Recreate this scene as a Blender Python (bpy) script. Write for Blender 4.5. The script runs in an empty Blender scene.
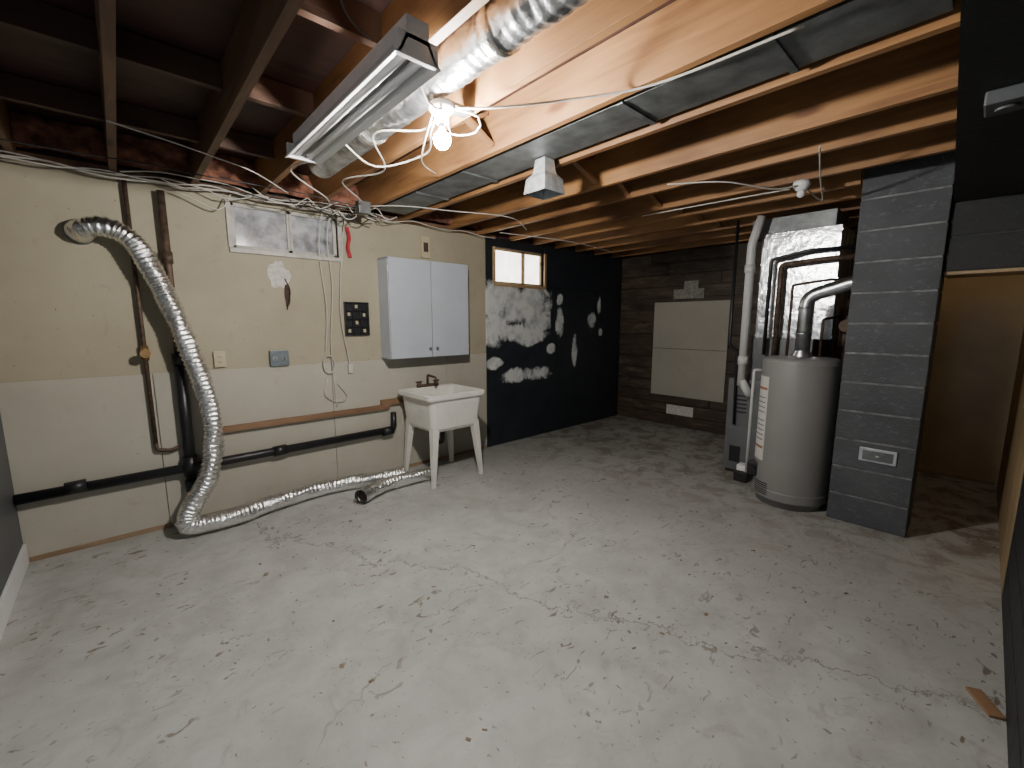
import bpy, bmesh, math, random
from mathutils import Vector, Matrix, noise
random.seed(7)
C=bpy.context.scene.collection
# ------------------------------------------------------------------ materials
def new_mat(name):
    m=bpy.data.materials.new(name);m.use_nodes=True
    nt=m.node_tree;b=nt.nodes['Principled BSDF'];return m,nt,b
def N(nt,t,**k):
    n=nt.nodes.new(t)
    for a,v in k.items():
        if a in n.inputs: n.inputs[a].default_value=v
        else: setattr(n,a,v)
    return n
def mapping(nt,scale=(1,1,1)):
    g=nt.nodes.new('ShaderNodeNewGeometry');mp=nt.nodes.new('ShaderNodeMapping')
    nt.links.new(g.outputs['Position'],mp.inputs['Vector']);mp.inputs['Scale'].default_value=scale
    return mp.outputs['Vector']
def ramp(nt,fac,stops):
    r=nt.nodes.new('ShaderNodeValToRGB');nt.links.new(fac,r.inputs['Fac'])
    el=r.color_ramp.elements
    while len(el)<len(stops): el.new(0.5)
    for e,(p,c) in zip(el,stops):
        e.position=p;e.color=(c if len(c)==4 else (*c,1))
    return r.outputs['Color']
def mix(nt,fac,a,b,mode='MIX'):
    m=nt.nodes.new('ShaderNodeMix');m.data_type='RGBA';m.blend_type=mode
    for s,v in ((0,fac),(6,a),(7,b)):
        if hasattr(v,'is_linked'): nt.links.new(v,m.inputs[s])
        else: m.inputs[s].default_value=v if (s==0 or len(v)==4) else (*v,1)
    return m.outputs[2]
def math_n(nt,op,a,b=None,c=None):
    m=nt.nodes.new('ShaderNodeMath');m.operation=op
    for i,v in enumerate((a,b,c)):
        if v is None: continue
        if hasattr(v,'is_linked'): nt.links.new(v,m.inputs[i])
        else: m.inputs[i].default_value=v
    return m.outputs[0]
def noise_n(nt,vec,scale,detail=4,rough=.55,dist=0):
    n=N(nt,'ShaderNodeTexNoise',Scale=scale,Detail=detail,Roughness=rough,Distortion=dist);nt.links.new(vec,n.inputs['Vector']);return n.outputs['Fac']
def bump(nt,b,h,strength=.3,dist=.01):
    n=N(nt,'ShaderNodeBump',Strength=strength,Distance=dist);nt.links.new(h,n.inputs['Height']);nt.links.new(n.outputs[0],b.inputs['Normal'])
def simple(name,col,rough=.5,metal=0,var=.15,scale=8,bmp=.1,stretch=(1,1,1),emit=0,emitcol=None):
    m,nt,b=new_mat(name);v=mapping(nt,stretch);f=noise_n(nt,v,scale,5)
    d=tuple(c*(1-var) for c in col);l=tuple(min(1,c*(1+var)) for c in col)
    nt.links.new(ramp(nt,f,[(.3,d),(.7,l)]),b.inputs['Base Color'])
    b.inputs['Roughness'].default_value=rough;b.inputs['Metallic'].default_value=metal
    if bmp: bump(nt,b,f,bmp,.01)
    if emit:
        b.inputs['Emission Color'].default_value=(*(emitcol or col),1);b.inputs['Emission Strength'].default_value=emit
    return m
def wood(name,col,dark,axis='Y',rough=.6,scale=9):
    m,nt,b=new_mat(name)
    s={'Y':(1,.07,1),'X':(.07,1,1),'Z':(1,1,.07)}[axis]
    v=mapping(nt,s);f=noise_n(nt,v,scale*3,6,.6,.6)
    v2=mapping(nt,tuple(min(1,x*5) for x in s));f2=noise_n(nt,v2,3.5,3)
    c=ramp(nt,f,[(.28,dark),(.5,tuple(.5*(a+d) for a,d in zip(col,dark))),(.68,col)])
    c=mix(nt,ramp(nt,f2,[(.35,(0,0,0)),(.7,(1,1,1))]),c,tuple(x*1.1 for x in col),'MIX')
    c=mix(nt,ramp(nt,noise_n(nt,mapping(nt,tuple(min(1,x*8) for x in s)),1.7,4),[(.46,(0,0,0)),(.7,(.8,.8,.8))]),c,tuple(x*.8 for x in dark),'MIX')
    vo=N(nt,'ShaderNodeTexVoronoi',Scale=3.2);
    v3=mapping(nt,tuple(.35 if x<1 else 1 for x in s));nt.links.new(v3,vo.inputs['Vector'])
    k=ramp(nt,vo.outputs['Distance'],[(.05,(.25,.13,.08)),(.11,(1,1,1))])
    c=mix(nt,.8,c,k,'MULTIPLY')
    nt.links.new(c,b.inputs['Base Color']);b.inputs['Roughness'].default_value=rough
    bump(nt,b,f,.25,.005);return m
M={}
M['joist']=wood('joist_wood',(.35,.175,.065),(.14,.06,.022))
M['joist_old']=wood('old_joist_wood',(.20,.11,.058),(.07,.033,.02))
M['block_old']=wood('old_blocking_wood',(.10,.05,.03),(.04,.02,.012),'X')
M['joistx']=wood('bridging_wood',(.28,.14,.055),(.11,.05,.02),'X')
M['sub']=wood('subfloor_wood',(.08,.036,.029),(.03,.014,.011),'X')
M['rail']=wood('rail_wood',(.24,.14,.075),(.12,.06,.03),'X')
M['trim']=wood('trim_wood',(.38,.27,.17),(.22,.13,.07),'X')
M['galv']=simple('galvanised_metal',(.62,.64,.66),.32,1,.25,14,.15)
M['galv_dark']=simple('dull_galvanised',(.18,.19,.19),.5,.8,.35,9,.2)
M['duct']=simple('crinkled_duct_foil',(.46,.48,.50),.34,1,.45,16,.9,(1,.6,1))
M['foil']=simple('aluminium_foil',(.88,.88,.87),.26,1,.1,45,.6)
M['plenum']=simple('foil_insulation',(.85,.87,.90),.22,1,.1,9,.9)
M['boot']=simple('register_boot_metal',(.55,.58,.60),.3,.6,.3,25,.4)
M['white']=simple('white_plastic',(.74,.74,.73),.4,0,.05,6,.03)
M['sinkwhite']=simple('sink_plastic',(.70,.68,.62),.35,0,.08,5,.03)
M['cabinet']=simple('cabinet_paint',(.44,.47,.52),.45,0,.05,5,.04)
M['black']=simple('black_plastic',(.012,.012,.014),.4,0,.3,12,.05)
M['rust']=simple('rusty_pipe',(.10,.065,.045),.6,.4,.5,25,.3)
M['copper']=simple('brass',(.42,.26,.12),.4,.8,.3,20,.1)
M['cablew']=simple('white_cable',(.52,.50,.45),.5,0,.1,20,0)
M['cableb']=simple('dark_cable',(.03,.03,.03),.5,0,.1,20,0)
M['ivory']=simple('ivory_plastic',(.48,.42,.28),.4,0,.05,9,0)
M['steelblue']=simple('painted_steel_plate',(.17,.20,.22),.4,.5,.2,30,.1)
M['heater']=simple('heater_enamel',(.225,.225,.218),.42,0,.04,4,.02)
M['furn']=simple('furnace_paint',(.13,.135,.14),.4,.2,.1,6,.05)
M['pvc']=simple('pvc',(.58,.58,.57),.35,0,.05,6,0)
M['label']=simple('label_paper',(.60,.59,.56),.6,0,.12,60,0)
M['labelr']=simple('warning_label',(.36,.14,.08),.6,0,.3,60,0)
M['labelk']=simple('label_print',(.12,.12,.12),.6,0,.3,60,0)
M['insul']=simple('pink_insulation',(.26,.11,.07),.95,0,.6,18,.8)
M['red']=simple('red_cloth',(.36,.015,.03),.8,0,.2,20,.1)
M['grout']=simple('mortar',(.20,.205,.21),.9,0,.5,14,.3)
M['groutdark']=simple('painted_mortar',(.06,.062,.066),.9,0,.35,30,.3)
M['winframe']=simple('window_frame_paint',(.42,.40,.35),.5,0,.25,12,.05)
M['winwood']=wood('window_wood',(.50,.36,.2),(.32,.2,.1),'X')
M['hallwood']=wood('door_wood',(.34,.25,.14),(.24,.165,.09),'Z')
M['trimw']=simple('white_trim_paint',(.72,.72,.72),.4,0,.05,6,.02)
M['doorgrey']=simple('grey_door_paint',(.08,.085,.09),.5,0,.1,6,.03)
M['patch']=simple('plaster_patch',(.55,.53,.48),.8,0,.2,30,.3)
M['patchdim']=simple('old_filler_board',(.24,.23,.20),.8,0,.4,30,.3)
M['darkhole']=simple('dark_hole',(.06,.035,.03),.9,0,.3,30,.3)
M['debris']=simple('debris_chips',(.20,.15,.10),.9,0,.5,30,.1)
M['bulb']=simple('lit_bulb',(1,1,1),.4,0,0,5,0,emit=3000,emitcol=(1,.96,.90))
M['hallfill']=simple('added_hall_bulb_glow',(1,1,1),.4,0,0,5,0,emit=110,emitcol=(1,.84,.6))  # glow for the added, unseen hall bulb
def glass_pane(name,c1,c2,e,sc):  # panes emit by themselves, standing in for daylight behind the glass
    m,nt,b=new_mat(name);v=mapping(nt);f=noise_n(nt,v,sc,4)
    c=ramp(nt,f,[(.35,c1),(.65,c2)]);nt.links.new(c,b.inputs['Base Color']);nt.links.new(c,b.inputs['Emission Color'])
    b.inputs['Emission Strength'].default_value=e;b.inputs['Roughness'].default_value=.15;return m
M['pane_dim']=glass_pane('glowing_pane_dim',(.10,.10,.10),(.30,.30,.31),.6,9)
M['pane_bright']=glass_pane('glowing_pane_bright',(.75,.72,.62),(1,.98,.9),5,5)
def floor_mat():
    m,nt,b=new_mat('painted_concrete_floor');v=mapping(nt)
    big=noise_n(nt,v,.9,5,.6,.3);mid=noise_n(nt,v,5,6,.65,.4);fine=noise_n(nt,v,60,3)
    c=ramp(nt,big,[(.3,(.37,.375,.355)),(.7,(.48,.485,.465))])
    c=mix(nt,.5,c,ramp(nt,mid,[(.32,(.60,.59,.55)),(.60,(1,1,1))]),'MULTIPLY')
    sp=noise_n(nt,mapping(nt,(1,1.9,1)),11,3,.5,1.2)
    reg=noise_n(nt,v,1.3,2)
    spm=math_n(nt,'MULTIPLY',ramp(nt,sp,[(.63,(0,0,0)),(.675,(1,1,1))]),ramp(nt,reg,[(.42,(0,0,0)),(.55,(.9,.9,.9))]))
    c=mix(nt,spm,c,(.15,.12,.085))
    sp2=noise_n(nt,mapping(nt,(1.4,1,1)),30,2,.5,.6)
    c=mix(nt,ramp(nt,sp2,[(.68,(0,0,0)),(.72,(.8,.8,.8))]),c,(.17,.14,.11))
    sp3=noise_n(nt,mapping(nt,(1,1,1)),3.1,5,.75,1.5)
    c=mix(nt,ramp(nt,sp3,[(.57,(0,0,0)),(.72,(.65,.65,.65))]),c,(.26,.24,.195))
    sx=N(nt,'ShaderNodeSeparateXYZ');nt.links.new(v,sx.inputs[0])
    far=math_n(nt,'SUBTRACT',sx.outputs[0],2.4);far=math_n(nt,'MULTIPLY',far,.5)
    n3=noise_n(nt,v,5,6,.7,.5)
    fm=math_n(nt,'MULTIPLY',ramp(nt,far,[(0,(0,0,0)),(1,(1,1,1))]),ramp(nt,n3,[(.45,(0,0,0)),(.58,(.9,.9,.9))]))
    c=mix(nt,fm,c,(.16,.125,.09))
    n4=noise_n(nt,v,1.8,7,.7)
    l=math_n(nt,'ADD',math_n(nt,'MULTIPLY',sx.outputs[0],.894),math_n(nt,'MULTIPLY',sx.outputs[1],.447))
    l=math_n(nt,'ABSOLUTE',math_n(nt,'ADD',math_n(nt,'SUBTRACT',l,2.06),math_n(nt,'MULTIPLY',math_n(nt,'SUBTRACT',n4,.5),.9)))
    cm=math_n(nt,'MULTIPLY',ramp(nt,l,[(0,(1,1,1)),(.012,(0,0,0))]),ramp(nt,mid,[(.36,(.45,.45,.45)),(.52,(1,1,1))]))
    c=mix(nt,cm,c,(.13,.115,.095))
    l2=math_n(nt,'SUBTRACT',sx.outputs[1],math_n(nt,'MULTIPLY',sx.outputs[0],.25))
    l2=math_n(nt,'ABSOLUTE',math_n(nt,'ADD',math_n(nt,'SUBTRACT',l2,1.35),math_n(nt,'MULTIPLY',math_n(nt,'SUBTRACT',big,.5),1.2)))
    cm=math_n(nt,'MULTIPLY',ramp(nt,l2,[(0,(1,1,1)),(.008,(0,0,0))]),ramp(nt,mid,[(.42,(0,0,0)),(.58,(.8,.8,.8))]))
    c=mix(nt,cm,c,(.18,.16,.13))
    nt.links.new(c,b.inputs['Base Color'])
    b.inputs['Roughness'].default_value=.42
    bump(nt,b,math_n(nt,'ADD',mid,math_n(nt,'MULTIPLY',fine,.3)),.25,.01)
    return m
M['floor']=floor_mat()
def drywall(name,c1,c2,stain):
    m,nt,b=new_mat(name);v=mapping(nt);f=noise_n(nt,v,1.6,5,.6);g=noise_n(nt,mapping(nt,(1,1,.6)),9,5,.7,.5)
    c=ramp(nt,f,[(.3,c1),(.7,c2)])
    c=mix(nt,ramp(nt,g,[(.60,(0,0,0)),(.74,(.6,.6,.6))]),c,stain)
    sp=noise_n(nt,v,38,2);c=mix(nt,ramp(nt,sp,[(.73,(0,0,0)),(.76,(.7,.7,.7))]),c,(.16,.11,.07))
    nt.links.new(c,b.inputs['Base Color']);b.inputs['Roughness'].default_value=.7;bump(nt,b,g,.12,.006);return m
M['wall_up']=drywall('beige_wallboard',(.325,.285,.20),(.385,.345,.25),(.28,.23,.155))
M['wall_low']=drywall('cream_wallboard',(.375,.35,.285),(.445,.42,.355),(.34,.29,.215))
M['hallwall']=simple('glossy_beige_wall',(.38,.285,.16),.22,0,.18,2,.08)
M['board']=drywall('drywall_patch_board',(.32,.30,.25),(.38,.355,.30),(.29,.26,.20))
def black_wall():
    m,nt,b=new_mat('black_painted_wall');v=mapping(nt)
    n1=noise_n(nt,mapping(nt,(1,1,.8)),3.6,6,.68,.5);n2=noise_n(nt,v,9,4,.6)
    sx=N(nt,'ShaderNodeSeparateXYZ');nt.links.new(v,sx.inputs[0]);X,Z=sx.outputs[0],sx.outputs[2]
    E=[(3.40,1.78,.42,.23),(3.80,1.74,.40,.22),(3.28,1.42,.16,.24),(3.98,1.48,.24,.12),(3.78,1.34,.36,.12),(3.28,1.02,.12,.07),(3.80,.84,.38,.09),
       (4.42,1.5,.08,.18),(4.75,1.12,.06,.19),(5.12,1.5,.09,.12),(4.42,1.8,.06,.07),(5.3,1.75,.045,.12),(5.35,1.35,.045,.06),(4.25,1.15,.08,.06)]
    acc=None
    for cx,cz,rx,rz in E:
        a=math_n(nt,'POWER',math_n(nt,'ABSOLUTE',math_n(nt,'DIVIDE',math_n(nt,'SUBTRACT',X,cx),rx)),2)
        c=math_n(nt,'POWER',math_n(nt,'ABSOLUTE',math_n(nt,'DIVIDE',math_n(nt,'SUBTRACT',Z,cz),rz)),2)
        d=math_n(nt,'ADD',a,c)
        acc=d if acc is None else math_n(nt,'MINIMUM',acc,d)
    d=math_n(nt,'ADD',acc,math_n(nt,'MULTIPLY',math_n(nt,'SUBTRACT',n1,.5),5.5))
    mk=ramp(nt,math_n(nt,'MULTIPLY',d,.5),[(.36,(1,1,1)),(.66,(0,0,0))])
    base=ramp(nt,n1,[(.3,(.010,.013,.018)),(.75,(.022,.027,.035))])
    pc=ramp(nt,n2,[(.3,(.36,.39,.41)),(.55,(.64,.65,.63))])
    nt.links.new(mix(nt,mk,base,pc),b.inputs['Base Color']);b.inputs['Roughness'].default_value=.45
    bump(nt,b,n2,.12,.006);return m
M['blackwall']=black_wall()
def blockmat(name,c1,c2,sm=2.6):
    m,nt,b=new_mat(name);v=mapping(nt);f=noise_n(nt,v,3,5,.6);g=noise_n(nt,mapping(nt,(1,1,2)),22,5,.7)
    c=ramp(nt,f,[(.3,c1),(.7,c2)])
    c=mix(nt,ramp(nt,g,[(.56,(0,0,0)),(.75,(.6,.6,.6))]),c,tuple(x*sm for x in c2))
    pit=noise_n(nt,v,90,3)
    nt.links.new(c,b.inputs['Base Color']);b.inputs['Roughness'].default_value=.6
    bump(nt,b,math_n(nt,'ADD',g,pit),.6,.006);return m
M['block']=blockmat('charcoal_block_paint',(.045,.049,.055),(.074,.080,.088))
M['blockdark']=blockmat('black_block_paint',(.009,.010,.011),(.017,.018,.020))
def plankmat():
    m,nt,b=new_mat('weathered_back_wall');v=mapping(nt,(1,.2,1));f=noise_n(nt,v,16,6,.7,.6);f2=noise_n(nt,mapping(nt,(1,.5,2)),2.6,4,.6)
    c=ramp(nt,f,[(.3,(.016,.010,.007)),(.55,(.10,.068,.045)),(.72,(.21,.155,.11))])
    c=mix(nt,ramp(nt,f2,[(.35,(.15,.15,.15)),(.65,(.85,.85,.85))]),(.03,.02,.014),c)
    nt.links.new(c,b.inputs['Base Color']);b.inputs['Roughness'].default_value=.6;bump(nt,b,f,.6,.01);return m
M['plank']=plankmat()
# ------------------------------------------------------------------ mesh helpers
def obj(name,bm,mat,parent=None,smooth=False):
    me=bpy.data.meshes.new(name);bmesh.ops.recalc_face_normals(bm,faces=bm.faces[:]);bm.to_mesh(me);bm.free()
    mats=mat if isinstance(mat,list) else [mat]
    for x in mats: me.materials.append(M[x] if isinstance(x,str) else x)
    if smooth:
        for p in me.polygons: p.use_smooth=True
    o=bpy.data.objects.new(name,me);C.objects.link(o)
    if parent is not None:
        o.parent=parent;o.location=-parent.location
    return o
def empty(name,loc):
    e=bpy.data.objects.new(name,None);e.location=loc;e.empty_display_size=.1;C.objects.link(e);return e
def add_box(bm,lo,hi,bev=0,mi=0,rot=None):
    ctr=Vector([(a+b)/2 for a,b in zip(lo,hi)]);sz=[abs(b-a) for a,b in zip(lo,hi)]
    t=bmesh.new();bmesh.ops.create_cube(t,size=1);
    for v in t.verts: v.co=Vector((v.co.x*sz[0],v.co.y*sz[1],v.co.z*sz[2]))
    if bev: bmesh.ops.bevel(t,geom=t.edges[:],offset=bev,segments=2,affect='EDGES',profile=.6)
    if rot is not None: bmesh.ops.transform(t,matrix=rot.to_4x4(),verts=t.verts)
    for v in t.verts: v.co+=ctr
    merge(bm,t,mi)
def merge(bm,t,mi=0):
    mp={}
    for v in t.verts: mp[v]=bm.verts.new(v.co)
    for f in t.faces:
        try:
            g=bm.faces.new([mp[v] for v in f.verts]);g.material_index=mi;g.smooth=f.smooth
        except ValueError: pass
    t.free()
def box(name,lo,hi,mat,parent=None,bev=0):
    bm=bmesh.new();add_box(bm,lo,hi,bev);return obj(name,bm,mat,parent)
def smooth_pts(pts,step=.03):
    P=[Vector(p) for p in pts]
    if len(P)<3:
        n=max(1,int((P[1]-P[0]).length/step));return [P[0].lerp(P[1],i/n) for i in range(n+1)]
    Q=[2*P[0]-P[1]]+P+[2*P[-1]-P[-2]];out=[]
    for i in range(1,len(Q)-2):
        a,b,c,d=Q[i-1:i+3];n=max(2,int((c-b).length/step))
        for k in range(n):
            t=k/n
            out.append(.5*((2*b)+(-a+c)*t+(2*a-5*b+4*c-d)*t*t+(-a+3*b-3*c+d)*t**3))
    out.append(P[-1]);return out
def sweep(bm,pts,rad,seg=10,mi=0,caps=True,smooth=True):
    n=len(pts);T=[]
    for i in range(n):
        d=(pts[min(i+1,n-1)]-pts[max(i-1,0)])
        T.append(d.normalized() if d.length>1e-9 else Vector((0,0,1)))
    u=T[0].orthogonal().normalized();rings=[]
    for i in range(n):
        u=(u-T[i]*u.dot(T[i]))
        u=u.normalized() if u.length>1e-6 else T[i].orthogonal().normalized()
        w=T[i].cross(u);r=[]
        for k in range(seg):
            a=2*math.pi*k/seg
            R=rad(i,a,pts[i]) if callable(rad) else rad
            r.append(bm.verts.new(pts[i]+(u*math.cos(a)+w*math.sin(a))*R))
        rings.append(r)
    for i in range(n-1):
        for k in range(seg):
            f=bm.faces.new((rings[i][k],rings[i][(k+1)%seg],rings[i+1][(k+1)%seg],rings[i+1][k]));f.material_index=mi;f.smooth=smooth
    if caps:
        for r in (rings[0],rings[-1]):
            f=bm.faces.new(r);f.material_index=mi
def pipe(bm,pts,r,seg=16,mi=0):
    P=[Vector(p) for p in pts];out=[P[0]]
    for i in range(1,len(P)-1):
        a=(P[i-1]-P[i]);b=(P[i+1]-P[i]);d=min(r*1.6,a.length*.45,b.length*.45)
        s=P[i]+a.normalized()*d;e=P[i]+b.normalized()*d
        for k in range(7):
            t=k/6;out.append(s*(1-t)**2+P[i]*2*t*(1-t)+e*t*t)
    out.append(P[-1]);sweep(bm,out,r,seg,mi)
def cyl(bm,a,b,r,seg=24,mi=0): sweep(bm,[Vector(a),Vector(b)],r,seg,mi)
def lathe(bm,prof,ctr,seg=48,mi=0):
    rings=[]
    for r,z in prof:
        rings.append([bm.verts.new((ctr[0]+max(r,1e-4)*math.cos(2*math.pi*k/seg),ctr[1]+max(r,1e-4)*math.sin(2*math.pi*k/seg),ctr[2]+z)) for k in range(seg)])
    for i in range(len(rings)-1):
        for k in range(seg):
            f=bm.faces.new((rings[i][k],rings[i][(k+1)%seg],rings[i+1][(k+1)%seg],rings[i+1][k]));f.smooth=True;f.material_index=mi
# ------------------------------------------------------------------ room shell
XL,XR,YL,YR=-.57,5.87,3.93,-.2
H=2.46;TOP=2.70
box('floor',(-2.6,-1.6,-.1),(6.1,4.15,0),'floor')
box('ceiling',(-2.6,-1.6,TOP),(6.1,4.15,TOP+.05),'sub')
W1=(.71,1.5,2.06,2.40);W2=(3.3,4.12,1.95,2.36)
bm=bmesh.new()
def wallseg(x0,x1,z0,z1,mi): add_box(bm,(x0,YL,z0),(x1,YL+.2,z1),0,mi)
wallseg(XL-.1,W1[0],0,H,0);wallseg(W1[0],W1[1],0,W1[2],0);wallseg(W1[0],W1[1],W1[3],H,0)
wallseg(W1[1],3.16,0,H,0)
wallseg(3.16,W2[0],0,H,1);wallseg(W2[0],W2[1],0,W2[2],1);wallseg(W2[0],W2[1],W2[3],H,1);wallseg(W2[1],6.07,0,H,1)
add_box(bm,(XL-.1,YL+.02,H),(6.07,YL+.2,TOP),0,2)
for a,b in ((XL,.145),(.15,1.375),(1.38,2.60),(2.604,3.155)):
    add_box(bm,(a,YL-.012,.03),(b,YL+.01,1.14),.002,3)
for a,b in ((3.16,4.38),(4.385,5.3),(5.305,5.86)):
    add_box(bm,(a,YL-.014,.01),(b,YL+.01,1.94),.002,1)
add_box(bm,(4.125,YL-.014,1.945),(5.86,YL+.01,2.43),.002,1)
obj('wall_left',bm,['wall_up','blackwall','sub','wall_low'])
bm=bmesh.new();add_box(bm,(XR+.02,.6,0),(XR+.2,4.13,TOP),0,0)
z=0.0;i=0
while z<2.6:
    h=.165+random.uniform(-.01,.01);y=.6-(i%2)*.7
    while y<YL:
        L=random.uniform(1.1,1.9)
        add_box(bm,(XR-random.uniform(0,.006),max(y,.6),z+.005),(XR+.04,min(y+L,YL),min(z+h,2.69)-.005),.006,0);y+=L+.006
    z+=h;i+=1
obj('wall_back',bm,'plank')
box('wall_hall',(XR+.03,-1.6,0),(XR+.2,.6,TOP),'hallwall')
box('added_light_block',(4.36,.56,0),(XR,.60,TOP),'hallwall')  # unseen divider added to keep hall bulb light off the furnace
box('trim_1',(XR,-.19,0),(XR+.03,.56,.03),'hallwood')
bm=bmesh.new()
z=0.0;i=0
add_box(bm,(.9,YR-.25,0),(3.43,YR-.01,2.24),0,1)
while z<2.2:
    x=.9-(i%2)*.2
    while x<3.42:
        add_box(bm,(max(x,.9),YR-.05,z+.004),(min(x+.395,3.432),YR,z+.196),.004,0);x+=.4
    z+=.2;i+=1
obj('wall_right',bm,['blockdark','groutdark'])
box('wall_end',(XL-.12,2.3,0),(XL,YL,TOP),'doorgrey')
bm=bmesh.new();add_box(bm,(XL,2.4,0),(XL+.015,YL-.02,.13),.003);obj('baseboard_end',bm,'trimw')
bm=bmesh.new();add_box(bm,(XL,YL-.02,0),(.15,YL,.03),.003);add_box(bm,(.6,YL-.02,0),(3.15,YL,.025),.003)
obj('baseboard_left',bm,'trim')
box('trim_2',(XL,YL-.02,H-.012),(3.3,YL+.02,H+.028),'joist_old')
bm=bmesh.new()
add_box(bm,(3.984,YR-.2,1.822),(4.3,.235,TOP-.01),0,1)
z=1.82
while z<2.25:
    add_box(bm,(3.975,YR-.2,z+.004),(4.05,.235,min(z+.215,2.25)-.006),.004,0);z+=.215
obj('wall_header',bm,['blockdark','groutdark'])
box('trim_3',(3.985,YR-.2,1.80),(4.31,.235,1.82),'hallwood')
bm=bmesh.new()
vs=[(-.4,-.02),(1.52,.125),(3.97,.235),(3.97,-1.5),(-.4,-1.5)]
lo=[bm.verts.new((x,y,2.245)) for x,y in vs];hi=[bm.verts.new((x,y,TOP-.005)) for x,y in vs]
bm.faces.new(lo);bm.faces.new(hi)
for k in range(5): bm.faces.new((lo[k],lo[(k+1)%5],hi[(k+1)%5],hi[k]))
obj('ceiling_soffit',bm,'blockdark')
bm=bmesh.new();add_box(bm,(3.45,YR-.04,0),(5.85,YR,2.2),.003)
obj('wall_hall_side',bm,'hallwood')
# ------------------------------------------------------------------ chimney column
col=empty('chimney_column',(4.1,.47,0))
bm=bmesh.new();add_box(bm,(3.943,.249,0),(4.22,.696,2.68),0,1)
hb=.213
for i in range(13):
    z0=i*hb
    if z0>2.6: break
    z1=min(z0+hb,2.69);j=random.uniform(0,.004)
    add_box(bm,(3.938-j,.243,z0+.006),(4.24,.70,z1-.006),.005,0)
obj('blocks',bm,['block','grout'],col)
bm=bmesh.new();add_box(bm,(3.922,.335,.50),(3.94,.545,.60),.004,0);add_box(bm,(3.915,.355,.515),(3.93,.525,.585),.004,1)
add_box(bm,(3.905,.43,.545),(3.92,.45,.555),.002,0);obj('cleanout_door',bm,['galv','galv_dark'],col)
# ------------------------------------------------------------------ joists
joist_x=[-.36,.07,.49,.90,1.30,1.69,2.11,2.66,3.06,3.56,3.95,4.36,4.78,5.2,5.62]
def jend(x): return (-.0 if x<1.4 else .13+(x-1.5)*.045) if x<3.9 else (.71 if x<4.3 else .61)
for i,x in enumerate(joist_x):
    bm=bmesh.new();zt=TOP;zb=2.455
    y0=jend(x)
    if x<0.6: y0=-1.5
    add_box(bm,(x-.019,y0,zb),(x+.019,YL+.018,zt-.003),.002)
    obj('floor_joist',bm,'joist' if x>.8 else 'joist_old')
def bridging(y,xs):
    for a,b in xs:
        bm=bmesh.new()
        for s in (0,1):
            p=Vector((a+.02,y+s*.05,2.48 if s else 2.67));q=Vector((b-.02,y+s*.05,2.67 if s else 2.48))
            d=q-p;ang=math.atan2(d.z,d.x)
            R=Matrix.Rotation(-ang,3,'Y')
            m_=(p+q)/2;L=d.length-.02
            add_box(bm,(m_.x-L/2,m_.y-.02,m_.z-.01),(m_.x+L/2,m_.y+.02,m_.z+.01),0,0,R)
        obj('cross_bridging',bm,'joistx')
pairs=[(joist_x[i],joist_x[i+1]) for i in range(len(joist_x)-1)]
bridging(2.0,[p for p in pairs if p[0]>1.2 and not 1.6<p[0]<1.8])
bm=bmesh.new()
for y in (1.75,2.55,3.35):
    for a,b in pairs[:3]: add_box(bm,(a+.02,y-.019,2.58),(b-.02,y+.019,2.695),.002)
obj('joist_blocking',bm,'block_old')
bm=bmesh.new()
for a,b in pairs:
    if a>3: break
    t=bmesh.new();bmesh.ops.create_grid(t,x_segments=16,y_segments=8,size=.5)
    for v in t.verts:
        X=a+.022+(v.co.x+.5)*(b-a-.044);Z=2.49+(v.co.y+.5)*.2
        Y=YL-.06-.05*noise.noise(Vector((X*9,Z*9,1.3)))-(0.06*(1-(v.co.y+.5)))
        v.co=Vector((X,Y,Z))
    merge(bm,t)
obj('rim_insulation',bm,'insul',smooth=True)
# ------------------------------------------------------------------ windows
def window(name,W,pane,fr,split):
    x0,x1,z0,z1=W;e=empty(name,((x0+x1)/2,YL+.1,(z0+z1)/2))
    bm=bmesh.new();y=YL+.03;t=.028
    for lo,hi in (((x0,z0),(x1,z0+t)),((x0,z1-t),(x1,z1)),((x0,z0),(x0+t,z1)),((x1-t,z0),(x1,z1)),((split-.018,z0),(split+.018,z1))):
        add_box(bm,(lo[0],y,lo[1]),(hi[0],y+.04,hi[1]),.004)
    add_box(bm,(split,y-.012,z0+t),(split+.02,y+.01,z1-t),.002)
    obj('frame',bm,fr,e)
    box('pane_1',(x0+t,y+.018,z0+t),(split-.015,y+.024,z1-t),pane,e)
    box('pane_2',(split+.015,y+.026,z0+t),(x1-t,y+.032,z1-t),pane,e)
    bm=bmesh.new();add_box(bm,(x0-.03,YL-.02,z0-.035),(x1+.03,YL+.03,z0),.004)
    add_box(bm,(x0-.035,YL-.018,z0),(x0,YL+.03,z1),.004);add_box(bm,(x1,YL-.018,z0),(x1+.035,YL+.03,z1),.004)
    obj('casing',bm,fr,e);return e
window('window_1',W1,'pane_dim','winframe',1.12)
window('window_2',W2,'pane_bright','winwood',3.78)
# ------------------------------------------------------------------ back wall boards
box('drywall_board',(XR-.022,2.27,.44),(XR-.007,3.33,1.12),'board',bev=.003)
box('drywall_board',(XR-.022,2.27,1.125),(XR-.007,3.33,1.78),'board',bev=.003)
bm=bmesh.new();add_box(bm,(XR-.016,2.62,1.82),(XR-.007,3.05,1.95),.002);add_box(bm,(XR-.016,2.70,1.95),(XR-.007,2.9,2.06),.002)
obj('filler_board',bm,'patchdim')
box('plaster_patch_board',(XR-.016,2.67,.17),(XR-.007,3.07,.31),'patch',bev=.002)
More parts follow.
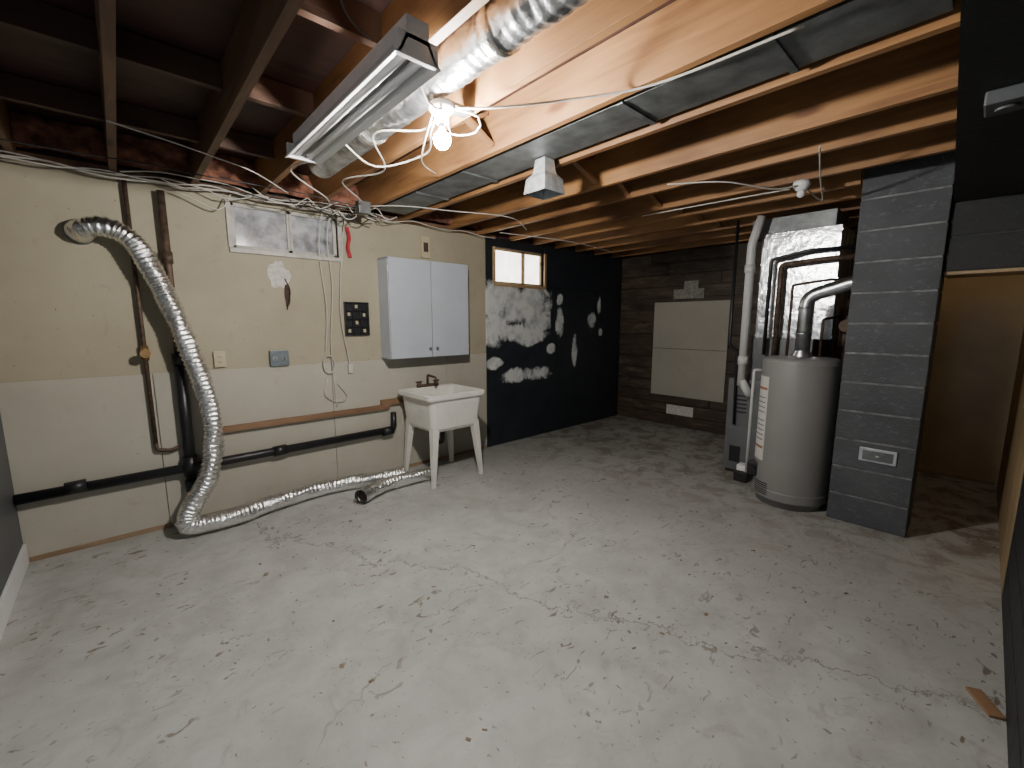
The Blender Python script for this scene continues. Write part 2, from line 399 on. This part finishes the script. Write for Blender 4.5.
# ------------------------------------------------------------------ wall cabinet
cb=empty('wall_cabinet',(2.31,3.83,1.62))
bm=bmesh.new()
x0,x1,y0,y1,z0,z1=1.86,2.76,3.735,3.929,1.15,2.09;t=.018
add_box(bm,(x0,y0,z0),(x0+t,y1,z1),.002);add_box(bm,(x1-t,y0,z0),(x1,y1,z1),.002)
add_box(bm,(x0,y0,z0),(x1,y1,z0+t),.002);add_box(bm,(x0,y0,z1-t),(x1,y1,z1),.002);add_box(bm,(x0,y1-.01,z0),(x1,y1,z1),.001)
obj('carcass',bm,'cabinet',cb)
for k,(a,b) in enumerate(((x0+.004,2.305),(2.313,x1-.004))):
    box(f'door_leaf_{k+1}',(a,y0-.018,z0+.006),(b,y0-.001,z1-.006),'cabinet',cb,.004)
    bm=bmesh.new();kx=2.27 if k==0 else 2.35
    cyl(bm,(kx,y0-.018,1.24),(kx,y0-.035,1.24),.006,12);cyl(bm,(kx,y0-.033,1.24),(kx,y0-.043,1.24),.013,16);obj(f'knob_{k+1}',bm,'galv',cb)
bm=bmesh.new()
for z in (1.25,1.99):
    add_box(bm,(x0-.004,y0-.012,z-.025),(x0+.01,y0+.01,z+.025),.002)
    add_box(bm,(x1-.01,y0-.012,z-.025),(x1+.004,y0+.01,z+.025),.002)
obj('hinges',bm,'galv',cb)
# ------------------------------------------------------------------ laundry sink
sk=empty('laundry_sink',(2.27,3.52,0))
bm=bmesh.new()
def rrect(cx,cy,hx,hy,r,z,seg=5):
    out=[]
    for qx,qy,a0 in ((1,1,0),(-1,1,90),(-1,-1,180),(1,-1,270)):
        for k in range(seg+1):
            a=math.radians(a0+90*k/seg);out.append(Vector((cx+qx*(hx-r)+r*math.cos(a),cy+qy*(hy-r)+r*math.sin(a),z)))
    return out
cx,cy=2.27,3.52
prof=[(.24,.235,.50,.05),(.262,.255,.53,.05),(.285,.275,.76,.05),(.288,.278,.80,.05),(.315,.295,.80,.045),(.32,.30,.812,.045),(.32,.30,.845,.045),(.31,.29,.852,.045),
      (.285,.25,.852,.05),(.275,.24,.84,.05),(.25,.22,.56,.05),(.22,.2,.535,.05)]
prev=None
for q,(hx,hy,z,r) in enumerate(prof):
    oy=-.02 if q>=8 else 0
    ring=[bm.verts.new(p) for p in rrect(cx,cy+oy,hx,hy,r,z)]
    if prev:
        n=len(ring)
        for k in range(n): bm.faces.new((prev[k],prev[(k+1)%n],ring[(k+1)%n],ring[k]))
    else: bm.faces.new(ring)
    prev=ring
bm.faces.new(prev);obj('basin',bm,'sinkwhite',sk)
bm=bmesh.new()
for sx_,sy_ in ((-1,-1),(1,-1),(-1,1),(1,1)):
    tx,ty=cx+sx_*.225,cy+sy_*.215;bx,by=cx+sx_*.275,cy+sy_*.26
    t=[];
    for (px,py,z,h) in ((bx,by,0,.016),(tx,ty,.56,.034)):
        t.append([bm.verts.new((px+a*h,py+b*h,z)) for a,b in ((-1,-1),(1,-1),(1,1),(-1,1))])
    bm.faces.new(t[0]);bm.faces.new(t[1])
    for k in range(4): bm.faces.new((t[0][k],t[0][(k+1)%4],t[1][(k+1)%4],t[1][k]))
obj('legs',bm,'sinkwhite',sk)
bm=bmesh.new();fy=cy+.25
cyl(bm,(2.17,fy,.85),(2.17,fy,.90),.022,16);cyl(bm,(2.37,fy,.85),(2.37,fy,.90),.022,16)
add_box(bm,(2.15,fy-.02,.852),(2.39,fy+.02,.88),.006)
pipe(bm,[(2.27,fy,.86),(2.27,fy,.97),(2.27,fy-.15,.96),(2.27,fy-.16,.92)],.012)
for hx in (2.17,2.37): add_box(bm,(hx-.035,fy-.008,.90),(hx+.035,fy+.008,.915),.004)
obj('faucet',bm,'rust',sk)
bm=bmesh.new();pipe(bm,[(2.27,cy,.50),(2.27,cy,.33),(2.27,cy+.1,.30),(2.27,cy+.12,.40),(2.27,cy+.28,.42)],.022);obj('drain_trap',bm,'black',sk)
# ------------------------------------------------------------------ flex ducts
def flex(bm,pts,r=.058):
    P=smooth_pts(pts,.005)
    Q=[P[0]];acc=0
    for a,b in zip(P,P[1:]):
        acc+=(b-a).length
        if acc>=.0055: Q.append(b);acc=0
    def rad(i,a,p):
        return r+.0055*math.sin(i*2*math.pi/3.3)+.010*noise.noise(p*7+Vector((math.cos(a),math.sin(a),0))*1.2)+.005*noise.noise(p*45+Vector((math.cos(a),math.sin(a),0))*4)
    sweep(bm,Q,rad,24,0,caps=False,smooth=True)
fd=empty('flexible_dryer_duct',(.4,3.7,0))
bm=bmesh.new()
flex(bm,[(-.12,3.905,2.06),(-.10,3.84,2.07),(-.03,3.80,2.09),(.06,3.80,2.07),(.15,3.80,1.97),(.26,3.79,1.68),(.36,3.78,1.30),(.43,3.74,.94),(.435,3.71,.64),(.375,3.68,.38),(.25,3.66,.18),(.23,3.64,.085),(.34,3.62,.07),(.50,3.62,.068),(.84,3.72,.068),(1.29,3.76,.068),(1.70,3.66,.068),(1.90,3.62,.068)],.062)
obj('foil_hose',bm,'foil',fd)
bm=bmesh.new();lathe(bm,[(.075,0),(.075,.012),(.062,.012),(.062,.03)],(0,0,0),32)
bmesh.ops.transform(bm,matrix=Matrix.Translation((-.12,3.928,2.06))@Matrix.Rotation(math.pi/2,4,'X'),verts=bm.verts);obj('end_collar',bm,'galv',fd)
fd2=empty('flexible_duct_offcut',(1.6,3.4,0))
bm=bmesh.new();flex(bm,[(1.36,3.36,.068),(1.45,3.41,.068),(1.62,3.46,.068),(1.82,3.47,.07),(2.1,3.47,.068)],.056);obj('foil_hose',bm,'foil',fd2)
bm=bmesh.new();a=Vector((1.35,3.345,.068));d=Vector((.09,.055,0)).normalized()
sweep(bm,[a,a+d*.015,a+d*.1],.061,28,0,caps=False);sweep(bm,[a+d*.05,a+d*.051],.058,28,1,caps=True);obj('end_collar',bm,['galv','darkhole'],fd2)
# ------------------------------------------------------------------ plumbing on left wall
dp=empty('drain_pipe',(.3,3.84,.45))
PY=3.865
bm=bmesh.new();cyl(bm,(XL+.005,PY,.43),(1.90,PY,.45),.033,20)
for x in (.3,-.3,.9,1.86): cyl(bm,(x-.05,PY,.44),(x+.05,PY,.445),.042,20)
cyl(bm,(.3,PY,.27),(.3,PY,1.25),.036,20);cyl(bm,(.3,PY,.38),(.3,PY,.52),.046,20);cyl(bm,(.3,PY,.26),(.3,PY,.34),.046,20);cyl(bm,(.3,PY,1.2),(.3,PY,1.28),.043,20)
pipe(bm,[(1.86,PY,.45),(1.93,PY,.46),(1.93,PY,.62)],.028)
obj('abs_run',bm,'black',dp)
bm=bmesh.new();cyl(bm,(.3,3.87,1.27),(.3,3.87,2.38),.022,16);cyl(bm,(.3,3.87,1.9),(.3,3.87,1.98),.03,16);obj('upper_riser',bm,'rust',dp)
wp=empty('water_pipe',(.13,3.88,1.5))
bm=bmesh.new();cyl(bm,(.12,3.89,.62),(.12,3.89,2.42),.013,12);pipe(bm,[(.12,3.89,.65),(.12,3.89,.6),(.2,3.89,.58),(.25,3.89,.6)],.013);obj('riser',bm,'rust',wp)
bm=bmesh.new();cyl(bm,(.12,3.89,1.24),(.12,3.89,1.34),.022,12);cyl(bm,(.12,3.89,1.29),(.12,3.81,1.29),.012,12);cyl(bm,(.12,3.82,1.29),(.12,3.805,1.29),.030,14);obj('valve',bm,'copper',wp)
bm=bmesh.new();add_box(bm,(.52,3.875,.655),(1.90,3.915,.70),.003)
add_box(bm,(1.82,3.88,.69),(2.2,3.915,.75),.003)
obj('wood_rail',bm,'rail')
def plate(name,x,z,w,h,mat,holes=2):
    bm=bmesh.new();add_box(bm,(x-w/2,YL-.024,z-h/2),(x+w/2,YL-.0,z+h/2),.003,0)
    for k in range(holes):
        zz=z+(.02 if k else -.02) if holes>1 else z
        add_box(bm,(x-.017,YL-.028,zz-.013),(x+.017,YL-.022,zz+.013),.003,0)
        for s in (-.006,.006): add_box(bm,(x+s-.0015,YL-.0295,zz-.005),(x+s+.0015,YL-.0275,zz+.005),0,1)
    return obj(name,bm,[mat,'black'])
plate('wall_outlet',.55,1.22,.075,.12,'ivory')
bm=bmesh.new();add_box(bm,(.89,YL-.035,1.14),(1.03,YL-.0,1.27),.004)
for a in (.925,.995):
    cyl(bm,(a,YL-.034,1.205),(a,YL-.038,1.205),.02,16,1)
    add_box(bm,(a-.003,YL-.04,1.19),(a+.003,YL-.037,1.22),0,2)
obj('electrical_box',bm,['steelblue','galv','black'])
bm=bmesh.new();add_box(bm,(2.32,3.90,2.14),(2.42,3.93,2.35),.004,0);add_box(bm,(2.345,3.893,2.20),(2.395,3.903,2.29),.002,1);obj('junction_box',bm,['ivory','darkhole'])
# black multi-gang box: surround, divided cells, a few ivory jacks
bm=bmesh.new();add_box(bm,(1.52,YL-.010,1.38),(1.74,YL,1.68),.002)
for s in (1.524,1.595,1.665,1.736): add_box(bm,(s-.006,YL-.034,1.38),(s+.006,YL-.008,1.68),.001)
for s in (1.386,1.457,1.53,1.603,1.674): add_box(bm,(1.52,YL-.034,s-.006),(1.74,YL-.008,s+.006),.001)
for cxp,czp in ((1.56,1.42),(1.63,1.495),(1.70,1.42),(1.56,1.57),(1.70,1.565),(1.63,1.64)):
    add_box(bm,(cxp-.011,YL-.020,czp-.015),(cxp+.011,YL-.009,czp+.015),.001,1)
obj('low_voltage_panel',bm,['black','ivory'])
bm=bmesh.new();pts=[]
for k in range(22):
    a=2*math.pi*k/22;r=1+.5*noise.noise(Vector((math.cos(a)*1.7,math.sin(a)*1.7,4)))
    pts.append(bm.verts.new((1.0+.08*r*math.cos(a),YL-.003,1.88+.12*r*math.sin(a))))
bm.faces.new(pts);obj('plaster_patch',bm,'patch')
bm=bmesh.new();pts=[]
for k in range(14):
    a=2*math.pi*k/14;r=1+.4*noise.noise(Vector((math.cos(a)*1.9,math.sin(a)*1.9,9)))
    pts.append(bm.verts.new((1.06+.022*r*math.cos(a),YL-.005,1.71+.10*r*math.sin(a))))
bm.faces.new(pts);sweep(bm,smooth_pts([(1.05,YL-.006,1.85),(1.08,YL-.02,1.75),(1.05,YL-.01,1.6)],.02),.004,6);obj('wall_gouge',bm,'darkhole')
bm=bmesh.new();t=bmesh.new();bmesh.ops.create_grid(t,x_segments=6,y_segments=16,size=.5)
for v in t.verts: v.co=Vector((1.585+v.co.x*.035+.008*math.sin(v.co.y*9),YL-.03+.012*math.sin(v.co.x*18),2.20+v.co.y*.26))
merge(bm,t);obj('red_rag',bm,'red',smooth=True)
# ------------------------------------------------------------------ cables
bm=bmesh.new()
def cab(pts,r=.005,mi=0): sweep(bm,smooth_pts(pts,.04),r,7,mi)
def wob(x0,x1,y,z,n,amp,r=.006,mi=0):
    pts=[(x0+(x1-x0)*k/n,y+random.uniform(-amp,amp)*.5,z+random.uniform(-amp,amp)) for k in range(n+1)];cab(pts,r,mi)
cab([(1.43,3.85,2.43),(1.40,3.90,2.2),(1.42,3.90,1.8),(1.38,3.90,1.3),(1.40,3.905,.74)],.004)
cab([(1.56,3.86,2.43),(1.53,3.90,2.2),(1.48,3.90,1.6),(1.54,3.90,1.1)],.004)
cab([(1.36,3.86,2.43),(1.33,3.91,2.1),(1.36,3.90,1.6),(1.33,3.90,1.25)],.004)
pts=[(1.35+.05*math.cos(a*.9),3.895-.004*(a%3),1.13+.08*math.sin(a*.9)) for a in range(0,26)];cab(pts,.004)
cab([(1.33,3.90,1.0),(1.3,3.9,.86),(1.42,3.9,.78),(1.5,3.9,.82),(1.42,3.9,.95)],.004)
add_box(bm,(1.52,3.89,1.04),(1.56,3.91,1.12),.004)
obj('hanging_cable',bm,['cablew','cableb'])
bm=bmesh.new()
wob(-.55,1.7,3.80,2.43,12,.025,.005);wob(-.55,1.5,3.82,2.42,12,.025,.006);wob(.1,1.8,3.7,2.43,9,.03,.004);wob(-.5,3.2,3.80,2.43,18,.02,.004)
wob(-.5,1.6,3.5,2.435,9,.015,.004,1);wob(.3,1.9,3.75,2.41,14,.045,.004);wob(.8,1.9,3.6,2.41,12,.05,.004);wob(.9,1.8,3.7,2.42,12,.06,.004,1)
wob(1.3,1.75,3.7,2.38,8,.05,.005,1);wob(1.35,1.7,3.6,2.37,8,.05,.004)
cab([(.38,3.82,2.38),(.45,3.82,2.36),(.62,3.82,2.30),(.70,3.82,2.42)],.004)
cab([(1.13,1.72,2.40),(1.18,1.95,2.42),(1.05,2.2,2.44),(1.3,2.6,2.42),(1.2,3.0,2.43),(1.5,3.4,2.42),(1.45,3.8,2.44)],.005)
cab([(1.18,1.66,2.42),(1.25,1.5,2.39),(1.5,1.3,2.43),(1.68,1.0,2.44),(1.72,.5,2.44)],.005)
cab([(.88,1.5,2.43),(1.0,1.6,2.37),(1.06,1.6,2.36),(1.10,1.66,2.41)],.005);cab([(.9,2.3,2.42),(1.15,2.4,2.36),(1.35,2.2,2.42),(1.2,1.9,2.40),(1.14,1.76,2.40)],.005)
cab([(1.15,1.7,2.43),(1.27,1.62,2.40),(1.33,1.72,2.38),(1.28,1.85,2.40),(1.22,1.78,2.44)],.004)
cab([(1.13,1.76,2.43),(1.24,2.05,2.36),(1.4,2.3,2.40),(1.62,2.5,2.44)],.004)
cab([(.52,1.15,2.44),(.54,1.3,2.41),(.62,1.42,2.42),(.72,1.5,2.44)],.004,1)
cab([(.05,2.9,2.44),(.3,3.0,2.44),(.5,3.1,2.44),(.72,3.2,2.43),(1.0,3.5,2.42)],.004)
cab([(.88,2.0,2.44),(.95,2.5,2.40),(.88,3.0,2.43),(1.2,3.3,2.38),(1.35,3.7,2.42)],.005)
cab([(1.5,3.6,2.43),(1.8,3.3,2.43),(2.2,3.2,2.44),(2.7,3.0,2.43),(3.2,3.3,2.44)],.004)
cab([(2.9,1.6,2.44),(3.1,1.3,2.43),(3.4,1.1,2.40),(3.52,.98,2.42)],.005)
cab([(3.62,.96,2.42),(3.8,.9,2.36),(3.3,.8,2.38),(2.9,.72,2.44)],.005)
cab([(3.57,1.04,2.42),(3.57,1.5,2.43),(3.57,2.2,2.44)],.005);cab([(3.1,3.6,2.44),(4,3.4,2.43),(5,3.5,2.43)],.005)
obj('ceiling_cable',bm,['cablew','cableb'])
bm=bmesh.new();add_box(bm,(1.50,3.45,2.36),(1.60,3.52,2.455),.004);obj('cable_junction_box',bm,'galv_dark')
# ------------------------------------------------------------------ bulb fixture
bf=empty('bare_bulb_fixture',(1.13,1.7,2.4))
bm=bmesh.new();lathe(bm,[(.0,.012),(.055,.012),(.058,0),(.05,-.015),(.03,-.03),(.026,-.06),(.022,-.065),(.0,-.065)],(1.13,1.7,2.42),32);obj('porcelain_holder',bm,'white',bf)
bm=bmesh.new();add_box(bm,(1.10,1.66,2.432),(1.28,1.74,2.445),.002);obj('mount_strap',bm,'galv_dark',bf)
bm=bmesh.new();bmesh.ops.create_uvsphere(bm,u_segments=24,v_segments=16,radius=.038)
for v in bm.verts:
    v.co.z*=1.1
    if v.co.z>.014: v.co.x*=1-.5*(v.co.z-.014)/.028;v.co.y*=1-.5*(v.co.z-.014)/.028
    v.co+=Vector((1.13,1.7,2.292))
obj('bulb',bm,'bulb',bf,True)
bm=bmesh.new();cyl(bm,(1.13,1.7,2.33),(1.13,1.7,2.36),.014,16);obj('bulb_cap',bm,'galv',bf)
lh=empty('porcelain_lampholder',(3.57,.97,2.43))
bm=bmesh.new();lathe(bm,[(0,.025),(.05,.025),(.055,0),(.035,-.03),(.02,-.04),(0,-.04)],(3.57,.97,2.43),28);obj('holder',bm,'white',lh)
bm=bmesh.new();bmesh.ops.create_uvsphere(bm,u_segments=16,v_segments=12,radius=.026)
for v in bm.verts: v.co+=Vector((3.57,.97,2.375))
obj('unlit_bulb',bm,'white',lh,True)
hl=empty('added_hall_bulb',(4.95,.15,2.5))  # bulb added out of view behind the header to brighten the hall
bm=bmesh.new();lathe(bm,[(0,0),(.06,0),(.055,-.03),(.03,-.06),(0,-.06)],(4.95,.15,TOP-.002),28);obj('holder',bm,'white',hl)
bm=bmesh.new();bmesh.ops.create_uvsphere(bm,u_segments=20,v_segments=14,radius=.04)
for v in bm.verts: v.co+=Vector((4.95,.15,2.60))
obj('bulb',bm,'hallfill',hl,True)
# ------------------------------------------------------------------ fluorescent fixture
fl=empty('fluorescent_light_fixture',(.80,1.9,2.38))
bm=bmesh.new();X0,X1,Y0,Y1=.71,.88,1.32,2.50
pr=[(X0,2.33),(X0+.02,2.345),(X0+.045,2.40),(X0+.045,2.45),(X1-.045,2.45),(X1-.045,2.40),(X1-.02,2.345),(X1,2.33),(X1-.003,2.326),(X1-.025,2.338),(X1-.05,2.385),(X0+.05,2.385),(X0+.025,2.338),(X0+.003,2.326)]
a=[bm.verts.new((x,Y0,z)) for x,z in pr];b=[bm.verts.new((x,Y1,z)) for x,z in pr]
for k in range(len(pr)): bm.faces.new((a[k],a[(k+1)%len(pr)],b[(k+1)%len(pr)],b[k]))
bm.faces.new(a);bm.faces.new(b)
obj('reflector_housing',bm,'white',fl)
bm=bmesh.new()
for y in (Y0,Y1-.02): add_box(bm,(X0+.01,y,2.33),(X1-.01,y+.02,2.40),.003)
obj('end_plates',bm,'white',fl)
bm=bmesh.new()
for x in (X0+.055,X1-.055): cyl(bm,(x,Y0+.03,2.355),(x,Y1-.03,2.355),.016,16)
obj('tubes',bm,'white',fl)
# ------------------------------------------------------------------ ducts in ceiling
dr=empty('round_air_duct',(1.09,1.5,2.53))
bm=bmesh.new();P=smooth_pts([(1.1,-.9,2.53),(1.1,3.1,2.53)],.012)
sweep(bm,P,lambda i,a,p:.083+.002*math.sin(i*1.6)+.007*noise.noise(p*11+Vector((math.cos(a),0,math.sin(a)))*2),32);obj('duct_run',bm,'duct',dr)
bm=bmesh.new()
for y in (.4,1.25,2.3): sweep(bm,[Vector((1.1,y,2.53)),Vector((1.1,y+.06,2.53))],.091,32)
obj('tape_bands',bm,'foil',dr)
rd=empty('rectangular_air_duct',(1.9,1.8,2.5))
box('duct_run',(1.76,.18,2.47),(2.04,3.7,2.66),'galv_dark',rd,.003)
bm=bmesh.new()
for y in (.6,1.2,2.4,3.0): add_box(bm,(1.752,y,2.462),(2.048,y+.03,2.668),.002)
obj('seams',bm,'galv_dark',rd)
bm=bmesh.new()
rings=[]
for h,w in ((2.462,.04),(2.41,.045),(2.38,.052),(2.35,.078),(2.265,.088)):
    rings.append([bm.verts.new((1.99+a*w,1.90+b*w,h)) for a,b in ((-1,-1),(1,-1),(1,1),(-1,1))])
for p,q in zip(rings,rings[1:]):
    for k in range(4): bm.faces.new((p[k],p[(k+1)%4],q[(k+1)%4],q[k]))
obj('register_boot',bm,'boot',rd)
# ------------------------------------------------------------------ water heater
wh=empty('water_heater',(4.08,1.0,0));c=(4.08,1.0,0)
bm=bmesh.new();lathe(bm,[(0,.0),(.24,.0),(.24,.05),(.262,.05),(.268,.07),(.268,1.17),(.262,1.205),(.24,1.215),(0,1.225)],c,64);obj('tank',bm,'heater',wh)
bm=bmesh.new();lathe(bm,[(.2705,.0),(.2705,.012),(.268,.012)],(c[0],c[1],1.165),64);lathe(bm,[(.27,0),(.2705,.01),(.268,.014)],(c[0],c[1],.12),64);obj('seam_bands',bm,'heater',wh)
def curved(bmx,a0,a1,z0,z1,r,mi=0,n=8):
    A=[[bmx.verts.new((c[0]+r*math.cos(math.radians(a0+(a1-a0)*k/n)),c[1]+r*math.sin(math.radians(a0+(a1-a0)*k/n)),z)) for k in range(n+1)] for z in (z0,z1)]
    for k in range(n): bmx.faces.new((A[0][k],A[0][k+1],A[1][k+1],A[1][k])).material_index=mi
bm=bmesh.new();curved(bm,112,146,.36,1.06,.2715,0);curved(bm,114,144,.95,.97,.2725,1);curved(bm,114,144,.46,.48,.2725,1)
for z in (.53,.57,.61,.65,.69,.76,.80,.84,.88): curved(bm,116,142,z,z+.009,.2725,2)
obj('labels',bm,['label','labelr','labelk'],wh)
bm=bmesh.new()
add_box(bm,(3.90,1.19,.20),(3.98,1.28,.32),.01);cyl(bm,(3.91,1.23,.26),(3.88,1.23,.26),.022,16)
obj('gas_valve',bm,'black',wh)
bm=bmesh.new()
for k in range(6): curved(bm,128,160,.085+k*.018,.093+k*.018,.2715,0)
obj('vent_slots',bm,'black',wh)
bm=bmesh.new();lathe(bm,[(.075,0),(.075,.01),(.05,.05),(.05,.06)],(c[0],c[1],1.225),32)
pipe(bm,[(4.08,1.0,1.27),(4.08,1.0,1.70),(4.08,.72,1.79),(4.08,.705,1.79)],.052,24)
for z in (1.40,1.60): cyl(bm,(4.08,1.0,z),(4.08,1.0,z+.015),.056,24)
obj('flue_pipe',bm,'galv',wh)
bm=bmesh.new();pipe(bm,[(4.13,1.12,1.22),(4.13,1.12,1.80),(4.3,.9,1.84),(4.5,.8,1.84)],.011);pipe(bm,[(4.18,.9,1.22),(4.18,.9,1.52),(4.5,.85,1.55)],.011)
obj('water_lines',bm,'rust',wh)
bm=bmesh.new();pipe(bm,[(3.98,1.25,1.10),(3.95,1.30,1.10),(3.95,1.30,.2)],.011);obj('relief_pipe',bm,'pvc',wh)
# ------------------------------------------------------------------ furnace
fu=empty('furnace',(4.75,1.35,0))
box('cabinet',(4.45,1.02,.03),(5.1,1.69,.95),'furn',fu,.008)
box('base',(4.47,1.04,0),(5.08,1.67,.03),'black',fu)
bm=bmesh.new();add_box(bm,(4.438,1.06,.50),(4.452,1.65,.92),.004);add_box(bm,(4.438,1.06,.08),(4.452,1.65,.46),.004);
obj('access_panels',bm,'furn',fu)
bm=bmesh.new()
for k in range(5): add_box(bm,(4.43,1.5,.62+k*.04),(4.44,1.62,.635+k*.04),.002)
add_box(bm,(4.43,1.53,.12),(4.44,1.63,.28),.002);obj('grilles',bm,'black',fu)
box('coil_case',(4.47,1.02,.95),(5.05,1.52,1.35),'furn',fu,.005)
bm=bmesh.new();add_box(bm,(4.50,.90,1.35),(4.98,1.50,2.30),.004)
for z in (1.36,1.85,2.25): add_box(bm,(4.492,.892,z),(4.988,1.508,z+.02),.002)
obj('plenum',bm,'plenum',fu)
box('trunk_duct',(4.52,.95,2.30),(4.95,1.60,2.44),'galv_dark',fu,.004)
bm=bmesh.new();pipe(bm,[(4.36,1.54,.9),(4.36,1.54,2.2),(4.38,1.48,2.44)],.037,20)
cyl(bm,(4.36,1.54,1.1),(4.36,1.54,1.18),.045,20);cyl(bm,(4.36,1.54,1.95),(4.36,1.54,2.02),.045,20)
pipe(bm,[(4.36,1.54,.95),(4.36,1.48,.85),(4.44,1.48,.8)],.037,20);obj('pvc_vent',bm,'pvc',fu)
bm=bmesh.new();pipe(bm,[(4.38,1.68,2.44),(4.38,1.68,1.28),(4.42,1.62,1.22),(4.42,1.60,.5)],.014,12);pipe(bm,[(4.40,1.38,1.2),(4.40,1.38,2.05),(4.40,1.1,2.10),(4.45,.8,2.10)],.016,12)
obj('gas_line',bm,'black',fu)
bm=bmesh.new();pipe(bm,[(4.42,1.3,1.0),(4.42,1.3,2.0),(4.42,1.0,2.02),(4.42,.75,2.02)],.022,16);obj('return_line',bm,'rust',fu)
bm=bmesh.new();pipe(bm,[(4.62,.82,1.0),(4.62,.82,1.62),(4.42,.72,1.66)],.06,20);pipe(bm,[(4.5,.80,1.3),(4.5,.80,1.45),(4.36,.78,1.47)],.05,20);obj('vent_connector',bm,'rust',fu)
bm=bmesh.new();add_box(bm,(4.22,1.38,0),(4.36,1.50,.10),.012,0);add_box(bm,(4.24,1.395,.10),(4.34,1.485,.16),.01,1);obj('condensate_pump',bm,['black','white'])
bm=bmesh.new();add_box(bm,(2.17,-.02,2.20),(2.30,.09,2.245),.006);cyl(bm,(2.235,.035,2.20),(2.235,.035,2.19),.03,20);obj('soffit_junction_box',bm,'doorgrey')  # small grey junction box under the soffit
bm=bmesh.new();add_box(bm,(2.33,-.17,0),(2.47,-.12,.012),.002,0,Matrix.Rotation(.5,3,'Z'));obj('wood_scrap',bm,'rail')
bm=bmesh.new()
for k in range(130):
    x=random.uniform(.5,5.4);y=random.uniform(.2,3.6);s=random.uniform(.003,.013);q=random.uniform(.25,.8)
    if 3.6<x<5.2 and y<1.8: continue
    add_box(bm,(x-s,y-s*q,0),(x+s,y+s*q,.003),.001,0,Matrix.Rotation(random.uniform(0,3),3,'Z'))
obj('floor_debris',bm,'debris')
# ------------------------------------------------------------------ world, camera
w=bpy.data.worlds.new('World');bpy.context.scene.world=w;w.use_nodes=True
w.node_tree.nodes['Background'].inputs[0].default_value=(.82,.92,1,1);w.node_tree.nodes['Background'].inputs[1].default_value=.42
cd=bpy.data.cameras.new('camera');cam=bpy.data.objects.new('camera',cd);C.objects.link(cam)
cd.sensor_width=36;cd.lens=430/1024*36;cd.clip_start=.02
p=math.radians(8.2);yaw=math.radians(47.75)
cam.location=(0,0,1.5)
fwd=Vector((math.cos(yaw)*math.cos(p),math.sin(yaw)*math.cos(p),-math.sin(p)))
cam.rotation_euler=fwd.to_track_quat('-Z','Y').to_euler()
bpy.context.scene.camera=cam
